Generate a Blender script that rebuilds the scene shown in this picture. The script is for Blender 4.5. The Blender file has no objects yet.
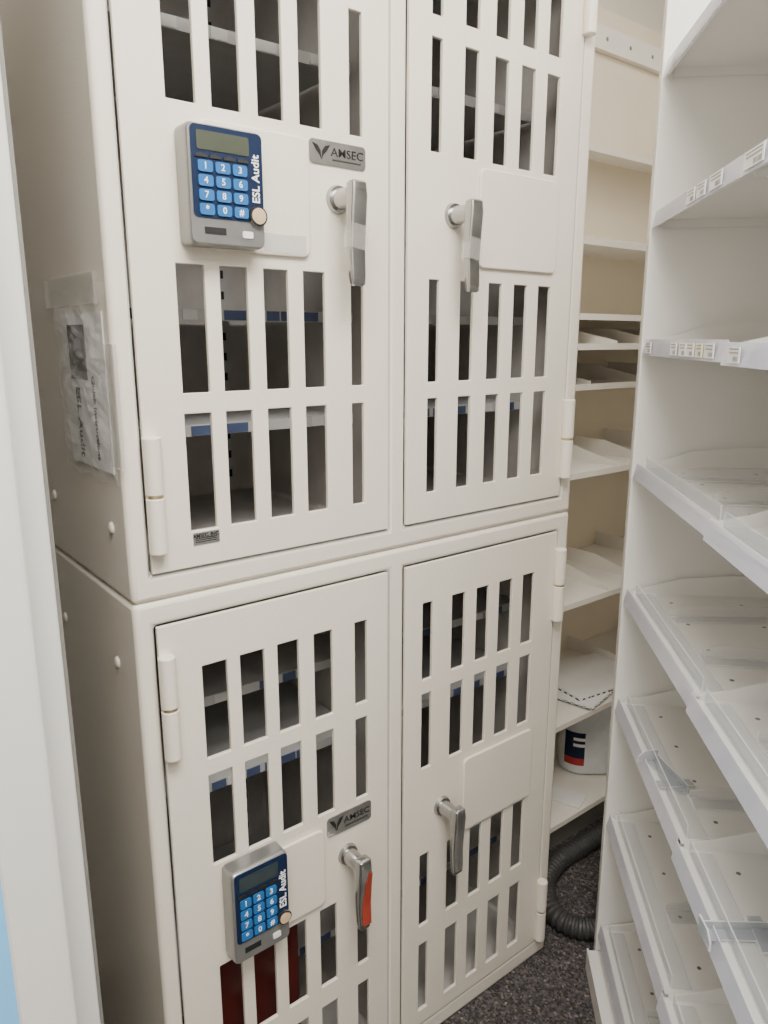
import bpy, bmesh, math, random
from mathutils import Vector, Matrix
random.seed(3)
SC = bpy.context.scene
COL = SC.collection
R = math.radians
# ------------------------------------------------------------------ camera model
FPX = 747.0; TH = R(13.06); HA = R(38.2); H = 1.409
cth, sth, ca, sa = math.cos(TH), math.sin(TH), math.cos(HA), math.sin(HA)
def ray(px, py):
    vx = (px-384)/FPX; vy = (512-py)/FPX
    fw = cth + sth*vy; up = -sth + cth*vy
    return Vector((vx*ca + fw*sa, -vx*sa + fw*ca, up))
def onY(px, py, Y):
    d = ray(px, py); t = Y/d.y
    return d.x*t, H + d.z*t
def onX(px, py, X):
    d = ray(px, py); t = X/d.x
    return d.y*t, H + d.z*t
def onZ(px, py, Z):
    d = ray(px, py); t = (Z-H)/d.z
    return d.x*t, d.y*t
cam = bpy.data.cameras.new('camera'); camo = bpy.data.objects.new('camera', cam); COL.objects.link(camo)
camo.location = (0, 0, H); camo.rotation_euler = (math.pi/2-TH, 0, -HA)
cam.sensor_fit = 'VERTICAL'; cam.sensor_height = 36; cam.lens = FPX/1024*36; cam.clip_start = 0.02
SC.camera = camo
# ------------------------------------------------------------------ materials
def mat(name, col, rough=.5, metal=0, var=.04, scale=30, bump=0, bscale=300, spec=None):
    m = bpy.data.materials.new(name); m.use_nodes = True
    nt = m.node_tree; b = nt.nodes['Principled BSDF']
    tc = nt.nodes.new('ShaderNodeTexCoord')
    nz = nt.nodes.new('ShaderNodeTexNoise'); nz.inputs['Scale'].default_value = scale
    nt.links.new(tc.outputs['Object'], nz.inputs['Vector'])
    rp = nt.nodes.new('ShaderNodeValToRGB')
    rp.color_ramp.elements[0].position = .3; rp.color_ramp.elements[1].position = .7
    rp.color_ramp.elements[0].color = tuple(c*(1-var) for c in col)+(1,)
    rp.color_ramp.elements[1].color = tuple(min(1, c*(1+var)) for c in col)+(1,)
    nt.links.new(nz.outputs['Fac'], rp.inputs['Fac']); nt.links.new(rp.outputs['Color'], b.inputs['Base Color'])
    b.inputs['Roughness'].default_value = rough; b.inputs['Metallic'].default_value = metal
    if spec is not None: b.inputs['Specular IOR Level'].default_value = spec
    if bump:
        n2 = nt.nodes.new('ShaderNodeTexNoise'); n2.inputs['Scale'].default_value = bscale
        nt.links.new(tc.outputs['Object'], n2.inputs['Vector'])
        bp = nt.nodes.new('ShaderNodeBump'); bp.inputs['Strength'].default_value = bump; bp.inputs['Distance'].default_value = .002
        nt.links.new(n2.outputs['Fac'], bp.inputs['Height']); nt.links.new(bp.outputs['Normal'], b.inputs['Normal'])
    return m
def clear(name, col, base=.15, graz=.5, rough=.08):
    # clear plastic: mostly see-through face on, more reflective towards grazing angles
    m = mat(name, col, rough, 0, .02)
    nt = m.node_tree; b = nt.nodes['Principled BSDF']; out = nt.nodes['Material Output']
    t = nt.nodes.new('ShaderNodeBsdfTransparent'); mx = nt.nodes.new('ShaderNodeMixShader')
    lw = nt.nodes.new('ShaderNodeLayerWeight'); lw.inputs['Blend'].default_value = .35
    ma = nt.nodes.new('ShaderNodeMath'); ma.operation = 'MULTIPLY_ADD'; ma.inputs[1].default_value = graz; ma.inputs[2].default_value = base
    ma.use_clamp = True
    nt.links.new(lw.outputs['Facing'], ma.inputs[0]); nt.links.new(ma.outputs[0], mx.inputs[0])
    nt.links.new(t.outputs[0], mx.inputs[1]); nt.links.new(b.outputs[0], mx.inputs[2]); nt.links.new(mx.outputs[0], out.inputs['Surface'])
    return m
M = {}
M['cab'] = mat('cream_paint', (.79, .735, .645), .38, 0, .012, 6, .16, 260)
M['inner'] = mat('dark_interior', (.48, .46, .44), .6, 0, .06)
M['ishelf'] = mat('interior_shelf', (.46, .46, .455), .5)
M['white'] = mat('white_metal', (.84, .83, .805), .28, 0, .012, 8)
M['cream'] = mat('cream_shelf', (.86, .82, .75), .42, 0, .02, 8)
M['tan'] = mat('tan_panel', (.80, .72, .58), .6, 0, .03, 5)
M['silver'] = mat('silver_plastic', (.30, .30, .295), .3, .6, .03)
M['zinc'] = mat('satin_zinc', (.44, .44, .435), .24, .95, .04)
M['brass'] = mat('brass_ring', (.75, .58, .35), .3, .9)
M['steel'] = mat('brushed_steel', (.50, .50, .48), .25, .9, .10, 60)
M['navy'] = mat('navy_overlay', (.007, .018, .055), .45, 0, .03, spec=.25)
M['lcd'] = mat('grey_green_display', (.06, .07, .05), .25, 0, .03)
M['lcdd'] = mat('dark_display', (.03, .045, .052), .25, 0, .03)
M['key'] = mat('blue_key', (.025, .145, .40), .4, 0, .03, spec=.3)
M['black'] = mat('black', (.015, .015, .016), .5)
M['txtw'] = mat('white_ink', (.9, .9, .9), .5)
M['txtk'] = mat('black_ink', (.012, .012, .012), .5)
M['txtg'] = mat('grey_ink', (.25, .25, .25), .5)
M['blue'] = mat('blue_label', (.06, .085, .17), .5)
M['paper'] = mat('paper', (.85, .84, .82), .7, 0, .02)
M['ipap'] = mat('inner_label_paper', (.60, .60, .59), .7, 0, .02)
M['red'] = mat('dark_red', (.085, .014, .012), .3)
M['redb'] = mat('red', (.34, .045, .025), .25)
M['redl'] = mat('label_red', (.40, .025, .025), .4)
M['hose'] = mat('black_rubber', (.045, .045, .046), .45)
M['jug'] = mat('milky_plastic', (.74, .77, .79), .35)
M['wall'] = mat('wall_paint', (.74, .70, .62), .7, 0, .02, 4, .05, 200)
M['dwall'] = mat('far_wall_paint', (.64, .61, .55), .7, 0, .02, 4, .05, 200)
M['ceil'] = mat('ceiling_paint', (.80, .79, .77), .8, 0, .03, 20)
M['fridge'] = mat('white_enamel', (.75, .745, .725), .3, 0, .01)
M['gask'] = mat('grey_gasket', (.20, .195, .18), .6)
M['hole'] = mat('peg_hole', (.16, .16, .155), .6)
M['tancore'] = mat('tan_contact', (.62, .46, .30), .4)
M['glass'] = mat('blue_glass', (.20, .55, .95), .08, 0, .06, 3)
M['acr'] = clear('clear_acrylic', (.72, .75, .79), .08, .36, .04)
M['edge'] = clear('acrylic_edge', (.92, .94, .96), .60, .3, .1)
M['clip'] = clear('clear_clip_plastic', (.50, .54, .60), .38, .45, .04)
M['strip'] = clear('label_holder_plastic', (.72, .73, .84), .45, .35, .05)
M['pouch'] = clear('pouch_plastic', (.85, .85, .85), .06, .40, .10)
M['tape'] = clear('clear_tape', (.80, .78, .73), .18, .3, .12)
M['tapep'] = clear('pale_tape', (.80, .80, .78), .36, .3, .2)
M['tag'] = mat('yellow_tag', (.85, .82, .62), .6)
m = mat('patterned_edge', (.02, .02, .02), .6); M['pat'] = m
nt = m.node_tree; b = nt.nodes['Principled BSDF']; tc = nt.nodes.new('ShaderNodeTexCoord'); ck = nt.nodes.new('ShaderNodeTexChecker')
ck.inputs['Scale'].default_value = 90; ck.inputs['Color1'].default_value = (.02, .02, .022, 1); ck.inputs['Color2'].default_value = (.8, .8, .78, 1)
nt.links.new(tc.outputs['Object'], ck.inputs['Vector']); nt.links.new(ck.outputs['Color'], b.inputs['Base Color'])
m = bpy.data.materials.new('carpet'); m.use_nodes = True; M['carpet'] = m
nt = m.node_tree; b = nt.nodes['Principled BSDF']; b.inputs['Roughness'].default_value = .95; b.inputs['Specular IOR Level'].default_value = .1
tc = nt.nodes.new('ShaderNodeTexCoord'); vo = nt.nodes.new('ShaderNodeTexVoronoi'); vo.inputs['Scale'].default_value = 210
nt.links.new(tc.outputs['Object'], vo.inputs['Vector'])
rp = nt.nodes.new('ShaderNodeValToRGB'); e = rp.color_ramp.elements
e[0].position = 0; e[0].color = (.026, .024, .023, 1); e[1].position = 1; e[1].color = (.30, .25, .23, 1)
for p, c in ((.4, (.058, .053, .051, 1)), (.6, (.082, .080, .095, 1)), (.8, (.135, .11, .098, 1))):
    x = e.new(p); x.color = c
nt.links.new(vo.outputs['Color'], rp.inputs['Fac']); nt.links.new(rp.outputs['Color'], b.inputs['Base Color'])
bp = nt.nodes.new('ShaderNodeBump'); bp.inputs['Strength'].default_value = .6; bp.inputs['Distance'].default_value = .004
nt.links.new(vo.outputs['Distance'], bp.inputs['Height']); nt.links.new(bp.outputs['Normal'], b.inputs['Normal'])
# ------------------------------------------------------------------ mesh helpers
def NB(): return bmesh.new()
def setmi(bm, n0, mi):
    bm.faces.ensure_lookup_table()
    for f in bm.faces[n0:]: f.material_index = mi
def box(bm, x0, x1, y0, y1, z0, z1, mi=0, mtx=None):
    n0 = len(bm.faces)
    T = Matrix.Translation(((x0+x1)/2, (y0+y1)/2, (z0+z1)/2)) @ Matrix.Diagonal((abs(x1-x0), abs(y1-y0), abs(z1-z0), 1))
    if mtx is not None: T = mtx @ T
    bmesh.ops.create_cube(bm, size=1, matrix=T); setmi(bm, n0, mi)
def cyl(bm, p0, p1, r0, r1=None, seg=24, mi=0):
    n0 = len(bm.faces); p0 = Vector(p0); p1 = Vector(p1); d = p1-p0
    T = Matrix.Translation((p0+p1)/2) @ d.to_track_quat('Z', 'Y').to_matrix().to_4x4()
    bmesh.ops.create_cone(bm, cap_ends=True, segments=seg, radius1=r0, radius2=r0 if r1 is None else r1, depth=d.length, matrix=T)
    setmi(bm, n0, mi)
def prism(bm, pts, vec, mi=0, emi=None):
    n0 = len(bm.faces); vec = Vector(vec)
    a = [bm.verts.new(p) for p in pts]; c = [bm.verts.new(Vector(p)+vec) for p in pts]
    bm.faces.new(a); bm.faces.new(c[::-1])
    for i in range(len(a)):
        j = (i+1) % len(a); bm.faces.new((a[j], a[i], c[i], c[j]))
    setmi(bm, n0, mi)
    if emi is not None: setmi(bm, n0+2, emi)
def rrect(w, h, r, n=4):
    out = []
    for cx, cy, a0 in ((w/2-r, h/2-r, 0), (-w/2+r, h/2-r, 90), (-w/2+r, -h/2+r, 180), (w/2-r, -h/2+r, 270)):
        for k in range(n+1):
            a = R(a0+90*k/n); out.append((cx+r*math.cos(a), cy+r*math.sin(a)))
    return out
def fplate(bm, x0, x1, z0, z1, yb, yf, r, mi=0):       # rounded plate standing on a front (-Y) face
    cx, cz = (x0+x1)/2, (z0+z1)/2
    prism(bm, [(cx+p[0], yb, cz+p[1]) for p in rrect(x1-x0, z1-z0, r)], (0, yf-yb, 0), mi)
def loft(bm, secs, mi=0):                                # secs: lists of 3D points
    n0 = len(bm.faces); rings = [[bm.verts.new(p) for p in s] for s in secs]
    n = len(rings[0])
    for a, c in zip(rings, rings[1:]):
        for i in range(n):
            j = (i+1) % n; bm.faces.new((a[i], a[j], c[j], c[i]))
    bm.faces.new(rings[0][::-1]); bm.faces.new(rings[-1]); setmi(bm, n0, mi)
def tube(bm, pts, rad, seg=14, mi=0):
    pts = [Vector(p) for p in pts]; secs = []; up = Vector((0, 0, 1)); prev = None
    for i, p in enumerate(pts):
        t = (pts[min(i+1, len(pts)-1)]-pts[max(i-1, 0)]).normalized()
        if prev is None:
            prev = t.cross(up)
            if prev.length < .01: prev = t.cross(Vector((1, 0, 0)))
        n = (prev - t*prev.dot(t)).normalized(); prev = n; bb = t.cross(n)
        r = rad[i] if isinstance(rad, (list, tuple)) else rad
        secs.append([p + n*r*math.cos(2*math.pi*k/seg) + bb*r*math.sin(2*math.pi*k/seg) for k in range(seg)])
    loft(bm, secs, mi)
def plate(bm, x0, x1, z0, z1, yf, yb, holes, pocket=None, mi=0, pmi=0):
    xs = sorted({round(v, 6) for v in [x0, x1]+[h[0] for h in holes]+[h[1] for h in holes]})
    zs = sorted({round(v, 6) for v in [z0, z1]+[h[2] for h in holes]+[h[3] for h in holes]})
    nx, nz = len(xs)-1, len(zs)-1; V = {}
    def v(i, k, y):
        key = (i, k, round(y, 6))
        if key not in V: V[key] = bm.verts.new((xs[i], y, zs[k]))
        return V[key]
    def hole(i, k):
        if not (0 <= i < nx and 0 <= k < nz): return None
        cx, cz = (xs[i]+xs[i+1])/2, (zs[k]+zs[k+1])/2
        return any(h[0] < cx < h[1] and h[2] < cz < h[3] for h in holes)
    def face(vs, q):
        f = bm.faces.new(vs); f.material_index = q
    for i in range(nx):
        for k in range(nz):
            h = hole(i, k)
            if not h:
                face((v(i, k, yf), v(i+1, k, yf), v(i+1, k+1, yf), v(i, k+1, yf)), mi)
            if pocket is not None or not h:
                face((v(i, k, yb), v(i, k+1, yb), v(i+1, k+1, yb), v(i+1, k, yb)), mi)
            if h and pocket is not None:
                face((v(i, k, pocket), v(i+1, k, pocket), v(i+1, k+1, pocket), v(i, k+1, pocket)), pmi)
            if not h:
                for di, dk, a, c in ((-1, 0, (i, k), (i, k+1)), (1, 0, (i+1, k), (i+1, k+1)), (0, -1, (i, k), (i+1, k)), (0, 1, (i, k+1), (i+1, k+1))):
                    o = hole(i+di, k+dk)
                    if o is None: face((v(*a, yf), v(*c, yf), v(*c, yb), v(*a, yb)), mi)
                    elif o:
                        ye = yb if pocket is None else pocket
                        face((v(*a, yf), v(*c, yf), v(*c, ye), v(*a, ye)), pmi)
def text(bm, s, size, T, mi, bold=0., align='CENTER', sx=1):
    cu = bpy.data.curves.new('lettering', 'FONT'); cu.body = s; cu.size = size; cu.align_x = align; cu.align_y = 'CENTER'
    cu.offset = bold*size; cu.extrude = .0002; cu.resolution_u = 3
    o = bpy.data.objects.new('lettering', cu); COL.objects.link(o)
    bpy.context.view_layer.update()
    me = bpy.data.meshes.new_from_object(o.evaluated_get(bpy.context.evaluated_depsgraph_get()))
    me.transform(T @ Matrix.Diagonal((sx, 1, 1, 1))); n0 = len(bm.faces); bm.from_mesh(me); setmi(bm, n0, mi)
    bpy.data.objects.remove(o); bpy.data.curves.remove(cu); bpy.data.meshes.remove(me)
def TF(x, y, z, rot=0): return Matrix.Translation((x, y, z)) @ Matrix.Rotation(R(90), 4, 'X') @ Matrix.Rotation(R(rot), 4, 'Z')
def TS(x, y, z, rot=0): return Matrix.Translation((x, y, z)) @ Matrix.Rotation(R(-90), 4, 'Z') @ Matrix.Rotation(R(90), 4, 'X') @ Matrix.Rotation(R(rot), 4, 'Z')
ROOTINV = {}
def obj(name, bm, mats, parent=None, local=False, bevel=0, smooth=False, seg=2, calc=True):
    if calc: bmesh.ops.recalc_face_normals(bm, faces=bm.faces[:])
    if parent is not None and not local:
        bm.transform(ROOTINV[parent.name])
    me = bpy.data.meshes.new(name); bm.to_mesh(me); bm.free()
    for q in (mats if isinstance(mats, (list, tuple)) else [mats]): me.materials.append(M[q])
    if smooth:
        for p in me.polygons: p.use_smooth = True
        if hasattr(me, 'set_sharp_from_angle'): me.set_sharp_from_angle(angle=R(40))
    o = bpy.data.objects.new(name, me); COL.objects.link(o)
    if parent is not None:
        o.parent = parent; ROOTINV[o.name] = ROOTINV[parent.name]
    if bevel:
        bv = o.modifiers.new('bevel', 'BEVEL'); bv.width = bevel; bv.segments = seg; bv.limit_method = 'ANGLE'; bv.angle_limit = R(35)
        bv.harden_normals = False
    return o
def thing(name, label, cat, loc=(0, 0, 0), rz=0, group=None):
    o = bpy.data.objects.new(name, None); COL.objects.link(o); o.location = loc; o.rotation_euler = (0, 0, rz); o.empty_display_size = .05
    o['label'] = label; o['category'] = cat
    if group: o['group'] = group
    ROOTINV[o.name] = (Matrix.Translation(loc) @ Matrix.Rotation(rz, 4, 'Z')).inverted()
    return o
def tag(o, label, cat, group=None):
    o['label'] = label; o['category'] = cat
    if group: o['group'] = group
def struct(name, x0, x1, y0, y1, z0, z1, m):
    bm = NB(); box(bm, x0, x1, y0, y1, z0, z1); o = obj(name, bm, m); o['kind'] = 'structure'; return o
# ------------------------------------------------------------------ the room
RX0, RX1, RY0, RY1, RZ = -1.0, 2.45, -1.7, 1.50, 2.62
struct('floor', RX0-.1, RX1+.1, RY0-.1, RY1+.1, -.1, 0, 'carpet')
struct('ceiling', RX0-.1, RX1+.1, RY0-.1, RY1+.1, RZ, RZ+.1, 'ceil')
struct('wall_back', RX0-.1, RX1+.1, RY1, RY1+.1, 0, RZ, 'wall')
struct('wall_front', RX0-.1, RX1+.1, RY0-.1, RY0, 0, RZ, 'dwall')
struct('wall_left', RX0-.1, RX0, RY0, RY1, 0, RZ, 'dwall')
struct('wall_right', RX1, RX1+.1, RY0, RY1, 0, RZ, 'wall')
# ------------------------------------------------------------------ cabinets
YF, YB = .938, 1.42
XL = onY(133, 607, YF)[0]; XR = onY(570, 511, YF)[0]
ZS = (onY(133, 607, YF)[1]+onY(570, 511, YF)[1])/2
DLx0 = (onY(152, 577, YF)[0]+onY(157, 628, YF)[0])/2; DLx1 = (onY(387, 527, YF)[0]+onY(388, 572, YF)[0])/2
DRx0 = (onY(406, 524, YF)[0]+onY(405, 567, YF)[0])/2; DRx1 = (onY(560, 495, YF)[0]+onY(556, 528, YF)[0])/2
UZ0 = (onY(152, 577, YF)[1]+onY(387, 527, YF)[1])/2; UZ1 = ZS+1.035
LZ1 = (onY(157, 628, YF)[1]+onY(388, 572, YF)[1])/2; LZ0 = max(.02, onY(540, 936, YF)[1])
def colsx(lst, y): return [(onY(a, y, YF)[0], onY(c, y, YF)[0]) for a, c in lst]
def zz(px, a, c): return (onY(px, c, YF)[1], onY(px, a, YF)[1])
UC = zz(235, 267, 391); UD = zz(235, 411, 524)
UBh = UC[1]-UC[0]
UB0 = onY(237, 112, YF)[1]; UB = (UB0, UB0+UBh*.98); UA = (UB[1]+.03, UB[1]+.03+UBh*.95)
LA = zz(481, 587, 659); LB = zz(481, 672, 742); LC = zz(481, 822, 888); LD = zz(481, 905, 966)
YD = YF-.0015                                            # front face of the doors

def handle(door, bx, bz, red=False, taped=False):
    bm = NB()
    cyl(bm, (bx, YD, bz), (bx, YD-.006, bz), .020, .018)
    cyl(bm, (bx, YD-.004, bz), (bx, YD-.046, bz), .0145, .0125)
    secs = []
    for dz, w, t, dy in ((.0185, .018, .012, 0), (.016, .024, .018, 0), (0, .0265, .021, 0), (-.03, .026, .017, .001), (-.07, .025, .013, .002), (-.107, .024, .012, 0), (-.118, .021, .010, -.001), (-.1205, .015, .007, -.001)):
        secs.append([(bx+p[0], YD-.046+dy+p[1], bz+dz) for p in rrect(w, t, min(w, t)*.22, 3)])
    loft(bm, secs)
    h = obj('handle', bm, 'zinc', door, smooth=True)
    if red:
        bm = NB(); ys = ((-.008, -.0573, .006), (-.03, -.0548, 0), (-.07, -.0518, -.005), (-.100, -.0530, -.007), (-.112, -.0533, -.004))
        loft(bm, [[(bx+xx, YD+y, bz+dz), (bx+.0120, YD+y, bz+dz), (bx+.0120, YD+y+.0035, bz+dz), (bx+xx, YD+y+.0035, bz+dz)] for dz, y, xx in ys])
        s = obj('lever_reflection', bm, 'redb', door); s['label'] = 'orange red reflection painted on the face of the lever'  # coloured strip paints a red reflection onto the lever
    if taped:
        bm = NB(); T = Matrix.Translation((bx, YD-.0445, bz-.055)) @ Matrix.Rotation(R(8), 4, 'Y'); box(bm, -.0142, .0142, -.0095, .0085, -.016, .016, 0, T)
        obj('tape_strip', bm, 'tape', door)
    return h
def hinge(cab, x, z, hh=.155):
    bm = NB(); r = .0120; y = YF-.010
    for a, c in ((z-hh/2, z-.0015), (z+.0015, z+hh/2)):
        cyl(bm, (x, y, a), (x, y, c), r)
    box(bm, x-.006, x+.006, y, YF+.001, z-hh/2+.004, z-.004); box(bm, x-.006, x+.006, y, YF+.001, z+.004, z+hh/2-.004)
    o = obj('hinge', bm, 'cab', cab, smooth=True, bevel=.002)
    bm = NB(); cyl(bm, (x, y, z-.0022), (x, y, z+.0022), r*.93)
    obj('hinge_pin', bm, 'brass', o, smooth=True)
def keypad(cab, x0, x1, z0, z1, lcdm):
    w, h = x1-x0, z1-z0; yb, yf = YD-.003, YD-.034
    bm = NB()
    cx, cz = (x0+x1)/2, (z0+z1)/2
    def ring(s, y): return [(cx+p[0], y, cz+p[1]) for p in rrect(w*s, h*(s+.01), .008)]
    loft(bm, [ring(1, yb), ring(1, yf+.008), ring(.99, yf+.002), ring(.965, yf)])
    box(bm, x0+w*.18, x0+w*.46, yf-.0006, yf+.002, z0+h*.09, z0+h*.15, 1)
    fplate(bm, x0+w*.68, x0+w*.82, z0+h*.08, z0+h*.14, yf+.002, yf-.0015, .002, 2)
    k = obj('keypad_lock', bm, ['silver', 'black', 'txtw'], cab, smooth=True)
    bm = NB(); fplate(bm, x0+w*.05, x0+w*.98, z0+h*.225, z0+h*.985, yf+.001, yf-.0012, .006)
    for c in range(4):
        a = x0+w*(.17+.18*c); q = z0+h*.737
        prism(bm, [(a-w*.075, yf-.0013, q-h*.016), (a+w*.075, yf-.0013, q-h*.016), (a+w*.075, yf-.0013, q+h*.006), (a, yf-.0013, q+h*.022), (a-w*.075, yf-.0013, q+h*.006)], (0, -.0014, 0), 1)
    obj('face_panel', bm, ['navy', 'black'], k)
    bm = NB(); fplate(bm, x0+w*.12, x0+w*.80, z0+h*.785, z0+h*.94, yf, yf-.002, .002)
    obj('display', bm, lcdm, k)
    lt = NB(); ks = ['1', '2', '3', '4', '5', '6', '7', '8', '9', '*', '0', '#']
    for n, s in enumerate(ks):
        r, c = divmod(n, 3)
        kx = x0+w*(.215+.225*c); kz = z0+h*(.652-.119*r)
        bm = NB(); fplate(bm, kx-w*.095, kx+w*.095, kz-h*.047, kz+h*.047, yf, yf-.0032, .003)
        obj('key', bm, 'key', k)
        text(lt, s, h*.080, TF(kx, yf-.0034, kz), 0, .012)
    text(lt, 'ESL Audit', h*.105, TF(x0+w*.885, yf-.0014, z0+h*.60, 90), 0, .018)
    obj('lettering', lt, 'txtw', k, calc=False)
    bm = NB(); rx, rz = x0+w*.89, z0+h*.28
    cyl(bm, (rx, yf, rz), (rx, yf-.005, rz), w*.125, w*.12); cyl(bm, (rx, yf-.004, rz), (rx, yf-.0062, rz), w*.095, mi=1); cyl(bm, (rx, yf-.006, rz), (rx, yf-.0068, rz), w*.065, mi=2)
    obj('key_reader', bm, ['steel', 'black', 'tancore'], k, smooth=True)
def nameplate(cab, x0, x1, z0, z1):
    bm = NB(); fplate(bm, x0, x1, z0, z1, YD, YD-.002, .006)
    n = obj('name_plate', bm, 'steel', cab)
    w, h = x1-x0, z1-z0; y = YD-.0023
    lt = NB()
    def P(pts): prism(lt, [(x0+w*a, y, z0+h*c) for a, c in pts], (0, .0004, 0))
    P([(.05, .84), (.14, .76), (.19, .56), (.205, .18), (.17, .38), (.11, .56)])
    P([(.36, .84), (.27, .76), (.22, .56), (.205, .18), (.24, .38), (.30, .56)])
    bmesh.ops.recalc_face_normals(lt, faces=lt.faces[:])
    text(lt, 'AMSEC', w*.165, TF(x0+w*.665, y, z0+h*.55), 0, .003, sx=1.15)
    for k in range(14): box(lt, x0+w*(.40+.037*k), x0+w*(.40+.037*k+.026), y, y+.0003, z0+h*.20, z0+h*.27)
    obj('lettering', lt, 'txtk', n, calc=False)
GAP = .0018
def cabinet(name, label, z0, z1, dz0, dz1, colL, colR, rows):
    root = thing(name, label, 'cabinet', ((XL+XR)/2, YF, z0))
    bm = NB(); bz = [(DLx0-GAP, DLx1+GAP, dz0-GAP, dz1+GAP), (DRx0-GAP, DRx1+GAP, dz0-GAP, dz1+GAP)]
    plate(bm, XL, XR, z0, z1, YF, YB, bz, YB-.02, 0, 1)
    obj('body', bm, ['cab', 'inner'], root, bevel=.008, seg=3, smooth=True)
    doors = []
    for (a, c), cols in (((DLx0, DLx1), colL), ((DRx0, DRx1), colR)):
        bm = NB(); plate(bm, a, c, dz0, dz1, YD, YD+.007, [(x0, x1, q[0], q[1]) for x0, x1 in cols for q in rows])
        doors.append(obj('door', bm, 'cab', root, bevel=.0012))
    return root, doors
def interior(root, zs, dz0):
    for a, c in ((DLx0, DLx1), (DRx0, DRx1)):
        for x in (a+.30*(c-a), a+.86*(c-a)):
            bm = NB(); box(bm, x-.012, x+.012, YB-.034, YB-.021, dz0+.002, dz0+.98)
            for k in range(24): box(bm, x-.003, x+.003, YB-.0345, YB-.0335, dz0+.03+.039*k, dz0+.045+.039*k, 1)
            obj('shelf_standard', bm, ['ishelf', 'black'], root)
        for z in zs:
            bm = NB(); box(bm, a+.004, c-.004, YF+.09, YB-.036, z-.004, z); box(bm, a+.004, c-.004, YF+.088, YF+.092, z-.013, z+.003)
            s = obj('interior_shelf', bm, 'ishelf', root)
            x = a+.01
            while x < c-.04:
                w = random.choice((.025, .035, .022))
                if random.random() < .8:
                    bm = NB(); box(bm, x, x+w, YF+.0865, YF+.088, z-.012, z+.002)
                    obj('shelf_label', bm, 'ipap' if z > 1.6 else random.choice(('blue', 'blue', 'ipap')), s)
                x += w+random.choice((.003, .010, .022))
UL = colsx([(179, 207), (222, 249), (265, 289), (304, 325), (351, 363)], 330)
UR = colsx([(428, 438), (459, 472), (487, 500), (512, 525), (536, 548)], 330)
LL = colsx([(204, 229), (242, 266), (279, 300), (315, 333), (355, 367)], 705)
LR = colsx([(422, 432), (451, 464), (475, 487), (497, 510), (520, 531)], 640)
lo, lod = cabinet('security_cabinet', 'lower cream steel cabinet with slotted doors standing on the carpet', 0, ZS, LZ0, LZ1, LL, LR, [LA, LB, LC, LD])
up, upd = cabinet('security_cabinet', 'upper cream steel cabinet with slotted doors, stacked on the other cabinet', ZS, UZ1+.035, UZ0, UZ1, UL, UR, [UA, UB, UC, UD])
YI = YF+.088
interior(up, [onY(240, 312, YI)[1], onY(240, 424, YI)[1], onY(240, 36, YI)[1], onY(500, 20, YI)[1]+.12], UZ0)
interior(lo, [onY(254, 684, YI)[1], onY(254, 768, YI)[1], onY(481, 845, YI)[1]], LZ0)
def cover(cab, x0, x1, z0, z1):
    bm = NB(); fplate(bm, x0, x1, z0, z1, YD, YD-.006, .012); obj('cover_plate', bm, 'cab', cab, bevel=.002)
cover(up, onY(200, 200, YF)[0], onY(307, 200, YF)[0], onY(305, 258, YF)[1], onY(300, 138, YF)[1])
cover(up, onY(477, 220, YF)[0], onY(555, 220, YF)[0], onY(515, 271, YF)[1], onY(515, 175, YF)[1])
cover(lo, onY(228, 870, YF)[0], onY(323, 860, YF)[0], onY(320, 903, YF)[1], onY(320, 828, YF)[1])
cover(lo, onY(461, 790, YF)[0], onY(529, 760, YF)[0], onY(500, 808, YF)[1], onY(500, 741, YF)[1])
bm = NB(); x0, z0 = onY(262, 252, YF); x1, z1 = onY(303, 237, YF); box(bm, x0, x1, YD-.0068, YD-.0062, z0, z1)
obj('tape_strip', bm, 'tapep', up)
yk = YD-.034
keypad(up, onY(176, 185, YF)[0], onY(264, 190, yk)[0], onY(265, 249, yk)[1], onY(257, 133, yk)[1], 'lcd')
keypad(lo, onY(223, 915, YF)[0], onY(289, 893, yk)[0], onY(291, 936, yk)[1], onY(284, 852, yk)[1], 'lcdd')
nameplate(up, onY(308, 154, YF)[0], onY(364, 154, YF)[0], onY(336, 167, YF)[1], onY(336, 143, YF)[1])
nameplate(lo, onY(326, 820, YF)[0], onY(370, 815, YF)[0], onY(347, 828, YF)[1], onY(347, 809, YF)[1])
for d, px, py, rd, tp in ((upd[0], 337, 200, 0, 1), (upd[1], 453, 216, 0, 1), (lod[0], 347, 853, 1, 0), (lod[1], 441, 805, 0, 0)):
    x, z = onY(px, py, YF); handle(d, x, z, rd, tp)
hxL = onY(152, 495, YF-.01)[0]; hxR = onY(567, 438, YF-.01)[0]
hinge(up, hxL+.004, onY(155, 495, YF)[1]); hinge(up, hxR, onY(567, 438, YF)[1])
hinge(up, hxL+.004, onY(155, 495, YF)[1]+.72); hinge(up, hxR, onY(594, -10, YF)[1])
hinge(lo, hxL+.004, onY(170, 705, YF)[1]); hinge(lo, hxR, onY(557, 583, YF)[1]); hinge(lo, hxR, onY(541, 905, YF)[1])
hinge(lo, hxL+.004, onY(541, 905, YF)[1])
x0 = onY(193, 544, YF)[0]; x1 = onY(219, 540, YF)[0]; z1 = onY(206, 531, YF)[1]; z0 = onY(206, 543, YF)[1]
bm = NB(); box(bm, x0, x1, YD-.0012, YD, z0, z1); st = obj('data_label', bm, 'steel', up)
lt = NB(); text(lt, 'AMSEC, INC.', (z1-z0)*.42, TF((x0+x1)/2, YD-.0014, z0+(z1-z0)*.72), 0, .02)
for q in (.18, .34, .48): box(lt, x0+.003, x1-.004, YD-.0014, YD-.0011, z0+(z1-z0)*q, z0+(z1-z0)*(q+.07))
obj('lettering', lt, 'txtk', st, calc=False)
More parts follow.
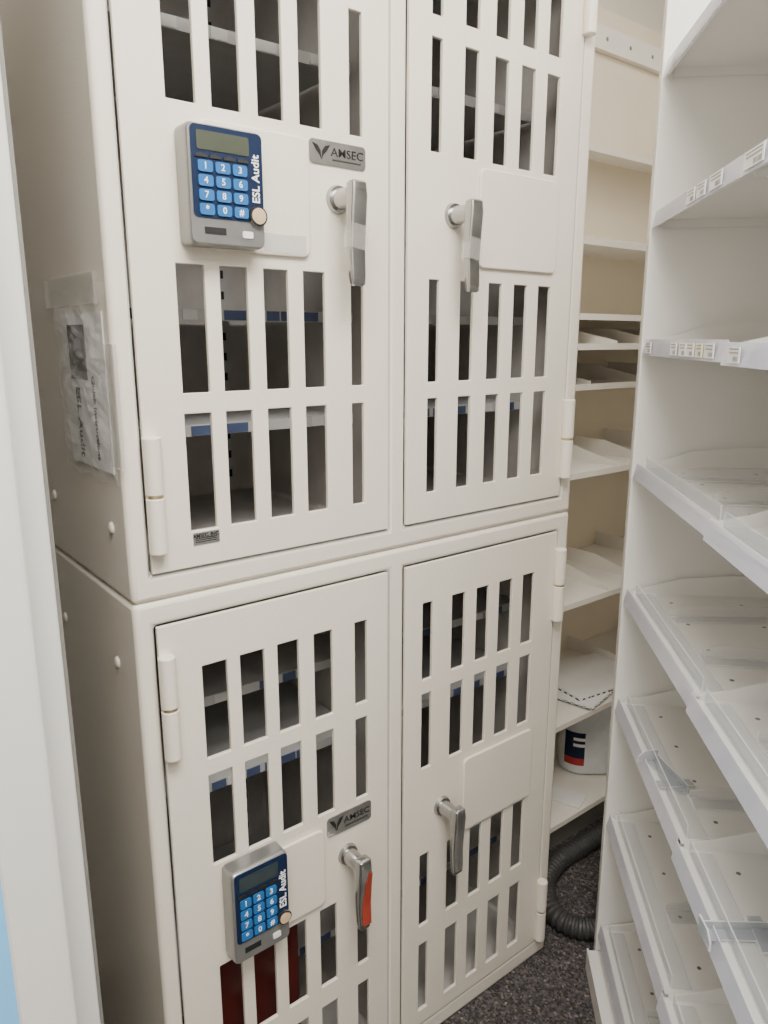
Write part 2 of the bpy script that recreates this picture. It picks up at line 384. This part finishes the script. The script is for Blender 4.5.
for cab, px, py in ((up, 55, 495), (up, 112, 528), (lo, 66, 617), (lo, 118, 662)):
    y, z = onX(px, py, XL)
    bm = NB(); cyl(bm, (XL, y, z), (XL-.003, y, z), .009, .007, mi=0); cyl(bm, (XL-.003, y, z), (XL-.0045, y, z), .007, .003)
    obj('bolt', bm, 'cab', cab, smooth=True)
# leaflet pouch on the side
y0, _ = onX(114, 380, XL); y1, _ = onX(62, 380, XL); zt = onX(88, 288, XL)[1]; zb = onX(96, 476, XL)[1]
ym = (y0+y1)/2; pw = y1-y0; hz = zt-zb
po = thing('leaflet_pouch', 'clear plastic pouch with a white instruction leaflet taped to the cabinet side', 'pouch', (XL, ym, zb))
bm = NB(); box(bm, XL-.0025, XL-.0005, y0+.022, y1-.028, zb+.014, zt-.03); obj('leaflet', bm, 'paper', po)
bm = NB(); NU, NV = 26, 40; g = []
for i in range(NU+1):
    row = []
    for k in range(NV+1):
        u, v = i/NU, k/NV
        wv = .5+.5*math.sin(9*u+7*v+2*math.sin(11*v))*math.sin(13*v-6*u+1.5*math.sin(8*u)) + random.uniform(-.20, .20)
        ed = min(1, 6*min(u, 1-u, v, 1-v))
        row.append(bm.verts.new((XL-.0038-.0095*max(0, wv)*ed, y0+pw*u+.004*math.sin(17*v)*(1-ed), zb+hz*v+.004*math.sin(15*u)*(1-ed))))
    g.append(row)
for i in range(NU):
    for k in range(NV): bm.faces.new((g[i][k], g[i][k+1], g[i+1][k+1], g[i+1][k]))
obj('sleeve', bm, 'pouch', po)
bm = NB(); box(bm, XL-.0052, XL-.0001, y0+pw*.15, y1+pw*.12, zt-.020, zt+.018); obj('tape_strip', bm, 'tape', po)
bm = NB(); box(bm, XL-.0052, XL-.0001, y0-.018, y0+.016, zb+hz*.10, zb+hz*.72); obj('tape_strip', bm, 'tape', po)
lt = NB()
box(lt, XL-.0031, XL-.0026, ym-pw*.08, ym+pw*.24, zb+hz*.53, zb+hz*.82)
text(lt, 'ESL Audit', hz*.100, TS(XL-.0032, ym+pw*.13, zb+hz*.29, -90), 0, .02)
text(lt, 'Quick Instructions', hz*.060, TS(XL-.0032, ym-pw*.18, zb+hz*.33, -90), 0, .02)
obj('lettering', lt, 'txtk', po, calc=False)
# dark red panel painting a red reflection behind the lower left door's bottom slots
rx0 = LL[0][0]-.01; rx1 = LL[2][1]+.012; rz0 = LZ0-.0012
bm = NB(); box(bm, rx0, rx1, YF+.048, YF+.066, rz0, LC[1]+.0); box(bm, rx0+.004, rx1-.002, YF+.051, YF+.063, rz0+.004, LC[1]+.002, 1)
tag(obj('reflection_panel', bm, ['red', 'paper'], bevel=.002), 'dark red panel painting a red reflection inside the lower cabinet behind its left door slots', 'reflection_panel')
# ------------------------------------------------------------------ refrigerator at the left
fy = .80; fx1 = onY(48, 512, fy)[0]
fr = thing('refrigerator', 'white refrigerator with pale blue glass door at the left edge', 'refrigerator', (fx1-.3, fy, 0))
bm = NB(); box(bm, fx1-.60, fx1, fy, fy+.6, .0, 2.05); obj('body', bm, 'fridge', fr, bevel=.004)
bm = NB(); box(bm, fx1, fx1+.0045, fy+.006, fy+.59, .0, 2.04); obj('shadow_strip', bm, 'gask', fr)  # dark strip painting the shadow line between refrigerator and cabinet
dx1 = onY(22, 512, fy-.06)[0]
bm = NB(); box(bm, fx1-.59, dx1-.010, fy-.025, fy, .05, 2.03); obj('gasket', bm, 'gask', fr)
gx1 = onY(11, 960, fy-.06)[0]
bm = NB(); plate(bm, fx1-.60, dx1, .05, 2.04, fy-.06, fy-.022, [(fx1-.54, gx1, .12, 1.96)]); dr = obj('door', bm, 'fridge', fr, bevel=.006, seg=3)
bm = NB(); box(bm, fx1-.545, gx1+.005, fy-.056, fy-.046, .115, 1.965); obj('glass_pane', bm, 'glass', dr)
# ------------------------------------------------------------------ shelving in the gap
BY = 1.13; BX0, BX1 = 1.27, 2.40
bs = thing('shelving_unit', 'cream metal wall shelving seen in the gap beside the cabinets', 'shelving', ((BX0+BX1)/2, BY, 0))
bm = NB(); box(bm, BX0, BX1, 1.455, 1.485, 0, 2.3); obj('back_panel', bm, 'tan', bs)
for x in (BX0, BX1-.03):
    bm = NB(); box(bm, x, x+.03, 1.425, 1.455, 0, 2.3); obj('upright', bm, 'cream', bs)
xr, zr = onY(628, 48, 1.44)
bm = NB(); box(bm, BX0+.03, BX1-.03, 1.437, 1.455, zr-.03, zr+.03)
for k in range(9): cyl(bm, (BX0+.1+.11*k, 1.4365, zr), (BX0+.1+.11*k, 1.438, zr), .006, mi=1)
obj('rail', bm, ['cream', 'gask'], bs, bevel=.003)
BZL = [(onY(615, y, yf)[1], yf) for y, yf in ((152, BY+.23), (243, BY+.10), (316, BY+.04), (345, BY), (384, BY+.05), (468, BY), (590, BY), (700, BY))]+[(.10, BY)]
ZPAP = BZL[-2][0]
for z, yf in BZL:
    bm = NB(); box(bm, BX0+.032, BX1-.032, yf, 1.453, z-.003, z); box(bm, BX0+.032, BX1-.032, yf-.002, yf+.002, z-.011, z+.004)
    s = obj('shelf', bm, 'cream', bs)
    for x in ((1.60+random.uniform(0, .10), 1.80+random.uniform(0, .06), 2.04) if z > ZPAP+.05 else (1.92, 2.2)):
        if abs(z-onY(615, 316, BY+.04)[1]) < .001 or yf > BY+.2: continue
        bm = NB(); prism(bm, [(x, yf+.01, z), (x, yf+.01, z+.010), (x, yf+.07, z+.022), (x, yf+.16, z+.042), (x, 1.45, z+.045), (x, 1.45, z)], (.003, 0, 0)); obj('divider', bm, 'cream', s)
bm = NB(); box(bm, BX0+.03, BX1-.03, BY+.03, BY+.045, 0, .09); obj('kick_plate', bm, 'gask', bs)
zp = ZPAP+.0048
for k, (px, py, rz, lab) in enumerate(((592, 690, 12, 'white booklet with dark edge, lying flat below in the paper pile'), (596, 684, -8, 'white paper booklet lying askew on top of the paper pile'))):
    x, y = onZ(px, py, zp+.01); y = max(y, BY+.128)
    bm = NB(); T = Matrix.Translation((x+.03, y, zp+.0078*k)) @ Matrix.Rotation(R(rz), 4, 'Z')
    box(bm, -.14, .14, -.106, .105, 0, .0035, 1, T); box(bm, -.138, .138, -.104, .104, .0035, .0075, 0, T)
    tag(obj('booklet', bm, ['paper', 'pat']), lab, 'booklet')
# jug on the bottom shelf
jx, jy = onZ(588, 768, .10); jy = max(jy, BY+.085)
jg = thing('jug', 'milky plastic jug with red and navy label on the bottom shelf', 'jug', (jx+.012, jy+.012, .1012), R(-38))
bm = NB(); secs = []
for z, w, d in ((0, .16, .105), (.006, .178, .123), (.018, .186, .13), (.150, .186, .13), (.175, .180, .126), (.205, .158, .112), (.230, .115, .088), (.250, .06, .058), (.272, .044, .044)):
    secs.append([(p[0], p[1], z) for p in rrect(w, d, min(w, d)*.48, 7)])
loft(bm, secs); obj('body', bm, 'jug', jg, local=True, smooth=True)
bm = NB(); cyl(bm, (0, 0, .266), (0, 0, .289), .024); obj('cap', bm, 'blue', jg, local=True, smooth=True, bevel=.002)
bm = NB(); tube(bm, [(.05, 0, .215), (.092, 0, .225), (.107, 0, .18), (.099, 0, .13), (.08, 0, .105)], .011); obj('handle', bm, 'jug', jg, local=True, smooth=True)
# curved label that follows the jug's rounded front
bm = NB(); prof = sorted([p for p in rrect(.188, .132, .132*.48, 14) if p[1] < -.012 and -.085 < p[0] < .025])
rows = ((.036, 1), (.060, 0), (.098, 2), (.108, 0), (.118, 2), (.128, 0), (.145, None)); g = [[bm.verts.new((p[0], p[1], z)) for p in prof] for z, _ in rows]
for r_ in range(len(rows)-1):
    for i in range(len(prof)-1):
        f = bm.faces.new((g[r_][i], g[r_][i+1], g[r_+1][i+1], g[r_+1][i])); mi = rows[r_][1]
        f.material_index = 0 if (mi == 2 and not (-.070 < prof[i][0] < -.03)) else mi
obj('sticker', bm, ['navy', 'redl', 'txtw'], jg, local=True)
x, y = onZ(568, 786, .102)
bm = NB(); T = Matrix.Translation((x-.03, max(y, BY+.095)-.010, .1012)) @ Matrix.Rotation(R(20), 4, 'Z'); box(bm, -.06, .006, -.065, .04, 0, .006, 0, T)
tag(obj('leaflet', bm, 'paper', bevel=.001), 'white folded leaflet lying beside the jug on the bottom shelf', 'leaflet')
# ------------------------------------------------------------------ vacuum hose on the floor
pp = [(640, 806), (612, 816), (588, 824), (568, 836), (553, 856), (546, 880), (548, 902), (560, 918), (580, 927), (600, 926), (622, 915)]
ctl = [Vector(onZ(a, c, .03)+(.0275,)) for a, c in pp]
ctl = [Vector((max(v.x, XR+.035), min(v.y, 1.092), v.z)) for v in ctl]
pts = []
for i in range(len(ctl)-1):
    p0, p1, p2, p3 = ctl[max(i-1, 0)], ctl[i], ctl[i+1], ctl[min(i+2, len(ctl)-1)]
    for k in range(24):
        t = k/24
        pts.append(.5*((2*p1)+(p2-p0)*t+(2*p0-5*p1+4*p2-p3)*t*t+(3*p1-p0-3*p2+p3)*t**3))
ev = [pts[0]]; acc = 0; step = .0035
for a, c in zip(pts, pts[1:]):
    L = (c-a).length
    if L < 1e-6: continue
    s = step-acc
    while s <= L: ev.append(a+(c-a)*(s/L)); s += step
    acc = (acc+L) % step
bm = NB(); tube(bm, ev, [.0265 if (i//2) % 2 else .0225 for i in range(len(ev))], 16)
tag(obj('vacuum_hose', bm, 'hose', smooth=True), 'black corrugated hose curled on the carpet beside the lower cabinet', 'hose')
# ------------------------------------------------------------------ right shelving (local: x into the unit, y away from the viewer)
CX, CY = onZ(594, 968, .0); AR = -(HA+R(5.9)); DEP = .46
ru = thing('shelving_unit', 'white metal shelving with empty shelves and clear label strips on the right', 'shelving', (CX, CY, 0), AR)
bm = NB(); box(bm, 0, DEP+.02, 0, .022, 0, 2.25); obj('end_panel', bm, 'white', ru, local=True, bevel=.002)
bm = NB(); box(bm, DEP, DEP+.02, -1.42, 0, 0, 2.25); obj('back_panel', bm, 'white', ru, local=True)
for y in (-.03, -.47, -1.41):
    bm = NB(); box(bm, DEP-.03, DEP, y-.012, y+.018, 0, 2.25); obj('upright', bm, 'white', ru, local=True)
RZs = [1.868, 1.622, 1.398, 1.165, .91, .668, .394, .112]
def rshelf(z, ya, yb, xf, divs, tags=()):
    bm = NB()
    box(bm, xf, DEP-.005, ya, yb, z-.003, z); box(bm, xf, xf+.002, ya, yb, z-.015, z)
    box(bm, xf+.01, DEP-.01, ya, ya+.002, z-.018, z); box(bm, xf+.01, DEP-.01, yb-.002, yb, z-.018, z)
    box(bm, DEP-.012, DEP-.006, ya, yb, z-.02, z+.03)
    nq = max(4, round((yb-ya)/.11))
    for q in range(nq):
        for xx in (.07, .20, .33):
            yy = ya+(yb-ya)*(q+.5)/nq; cyl(bm, (xf+xx, yy, z-.001), (xf+xx, yy, z+.0004), .0036, seg=10, mi=1)
    s = obj('shelf', bm, ['white', 'hole'], ru, local=True)
    bm = NB(); prism(bm, [(xf-.001, ya+.002, z+.010), (xf-.0025, ya+.002, z+.010), (xf-.0085, ya+.002, z-.019), (xf-.0070, ya+.002, z-.0195)], (0, yb-ya-.004, 0))
    for f in bm.faces:
        if f.calc_area() < (yb-ya)*.004: f.material_index = 1
    obj('label_strip', bm, ['strip', 'edge'], s, local=True)
    bm = NB(); y = yb-.006; prism(bm, [(xf+.008, y, z), (xf+.008, y, z+.008), (xf+.05, y, z+.018), (xf+.10, y, z+.034), (xf+.18, y, z+.042), (DEP-.012, y, z+.046), (DEP-.012, y, z)], (0, .003, 0))
    obj('side_lip', bm, 'white', s, local=True)
    if divs:
        bm = NB(); prism(bm, [(xf+.012, ya+.01, z+.0005), (xf+.012, yb-.015, z+.0005), (xf+.012, yb-.015, z+.024), (xf+.012, ya+.01, z+.024)], (.002, 0, 0), 0, 1)
        prism(bm, [(xf+.0145, ya+.01, z+.0006), (xf+.0145, yb-.015, z+.0006), (xf+.045, yb-.015, z+.0006), (xf+.045, ya+.01, z+.0006)], (0, 0, .0016), 0, 1)
        obj('front_rail', bm, ['acr', 'edge'], s, local=True)
    for q, tilt in divs:
        y = ya+(yb-ya)*q
        T = Matrix.Translation((xf+.048, y, z)) @ Matrix.Rotation(R(tilt), 4, 'Z')
        bm = NB()
        prism(bm, [(0, 0, .001), (0, 0, .014), (.04, 0, .022), (.30, 0, .022), (.31, 0, .016), (.31, 0, .001)], (0, .0022, 0), 0, 1)
        prism(bm, [(0, -.03, .0012), (.31, -.03, .0012), (.31, -.0004, .0012), (0, -.0004, .0012)], (0, 0, .0018), 0, 1)
        bm.transform(T); obj('divider', bm, ['acr', 'edge'], s, local=True)
    for dy, w, kind in tags:
        y = yb-dy-w; tg = NB(); box(tg, xf-.0100, xf-.0085, y, y+w, z-.015, z+.005)
        obj('price_tag', tg, kind, s, local=True)
        lt = NB(); yy = y+.004
        for r_ in range(2): box(lt, xf-.0104, xf-.0099, y+.004, y+w-.006, z+.001-r_*.0045, z+.0025-r_*.0045)
        while yy < y+w*.5: box(lt, xf-.0104, xf-.0099, yy, yy+.0007, z-.013, z-.007); yy += random.choice((.0022, .003))
        obj('tag_print', lt, 'txtg', s, local=True)
XS = .010
D1 = [[], [], [], [(.3, 3), (.75, -4)], [(.3, -3), (.7, 4)], [(.26, 0)], [(.4, 5)], [(.5, 0)]]
D2 = [[], [], [], [(.45, 0), (.68, -3), (.92, 2)], [(.4, 0), (.65, -4), (.88, 2)], [(.55, 0)], [(.5, 0), (.75, -3)], [(.6, 0)]]
for i, z in enumerate(RZs):
    t1 = t2 = ()
    if i == 2: t1 = ((.03, .04, 'paper'), (.20, .035, 'paper'), (.25, .035, 'paper'), (.29, .035, 'paper'), (.335, .03, 'tag'), (.375, .04, 'paper')); t2 = ((.03, .04, 'paper'),)
    if i == 1: t1 = ((.22, .04, 'paper'), (.27, .04, 'paper'), (.33, .05, 'paper')); t2 = ((.02, .06, 'paper'),)
    rshelf(z, -.452, -.002, XS, D1[i], t1)
    rshelf(z-.003, -1.40, -.456, XS-.004, D2[i], t2)
bm = NB(); box(bm, -.02, DEP, -1.41, -.002, .045, .05); box(bm, -.02, -.016, -1.41, -.002, .0, .055); obj('base_deck', bm, 'white', ru, local=True, bevel=.001)
def clip(px, py, z, rz, label):
    x, y = onZ(px, py, z); r = thing('plastic_clip', label, 'clip', (x, y, z+.0028), R(rz), 'loose clear plastic clips')
    bm = NB(); prism(bm, [(-.05, -.009, 0), (.05, -.009, 0), (.05, .009, 0), (-.05, .009, 0)], (0, 0, .0022), 0, 1)
    prism(bm, [(-.05, .009, 0), (.05, .009, 0), (.05, .009, .013), (-.05, .009, .013)], (0, .002, 0), 0, 1); obj('bar', bm, ['clip', 'edge'], r, local=True)
    bm = NB(); prism(bm, [(-.05, -.026, 0), (-.05, .011, 0), (-.05, .011, .022), (-.05, -.014, .022), (-.05, -.026, .012)], (.0024, 0, 0), 0, 1); obj('tab', bm, ['clip', 'edge'], r, local=True)
    bm = NB(); prism(bm, [(.014, -.030, .0024), (.034, -.030, .0024), (.038, .030, .0024), (.020, .030, .0024)], (0, 0, .0022), 0, 1); obj('tab', bm, ['clip', 'edge'], r, local=True)
clip(666, 778, RZs[5], -118, 'clear plastic clip lying near the front of the shelf nearest the white jug')
clip(740, 938, RZs[5]-.003, -40, 'clear plastic clip lying on a low shelf, nearest the lower right corner')
# ------------------------------------------------------------------ light
def area(loc, sx, sy, e, col=(1, .955, .885)):
    l = bpy.data.lights.new('unseen_area_light', 'AREA'); l.shape = 'RECTANGLE'; l.size = sx; l.size_y = sy; l.energy = e; l.color = col
    o = bpy.data.objects.new('unseen_area_light', l); COL.objects.link(o); o.location = loc
area((.20, -.10, 2.6), 1.2, .7, 76)
area((-.35, -1.1, 2.6), 1.1, .5, 25)  # added fill light behind the camera, stands for no known fixture
area((1.75, .75, 2.6), .9, .5, 8)  # added fill light to brighten the shelving in the gap
w = bpy.data.worlds.new('world'); SC.world = w; w.use_nodes = True
w.node_tree.nodes['Background'].inputs[0].default_value = (.9, .9, 1, 1); w.node_tree.nodes['Background'].inputs[1].default_value = .3
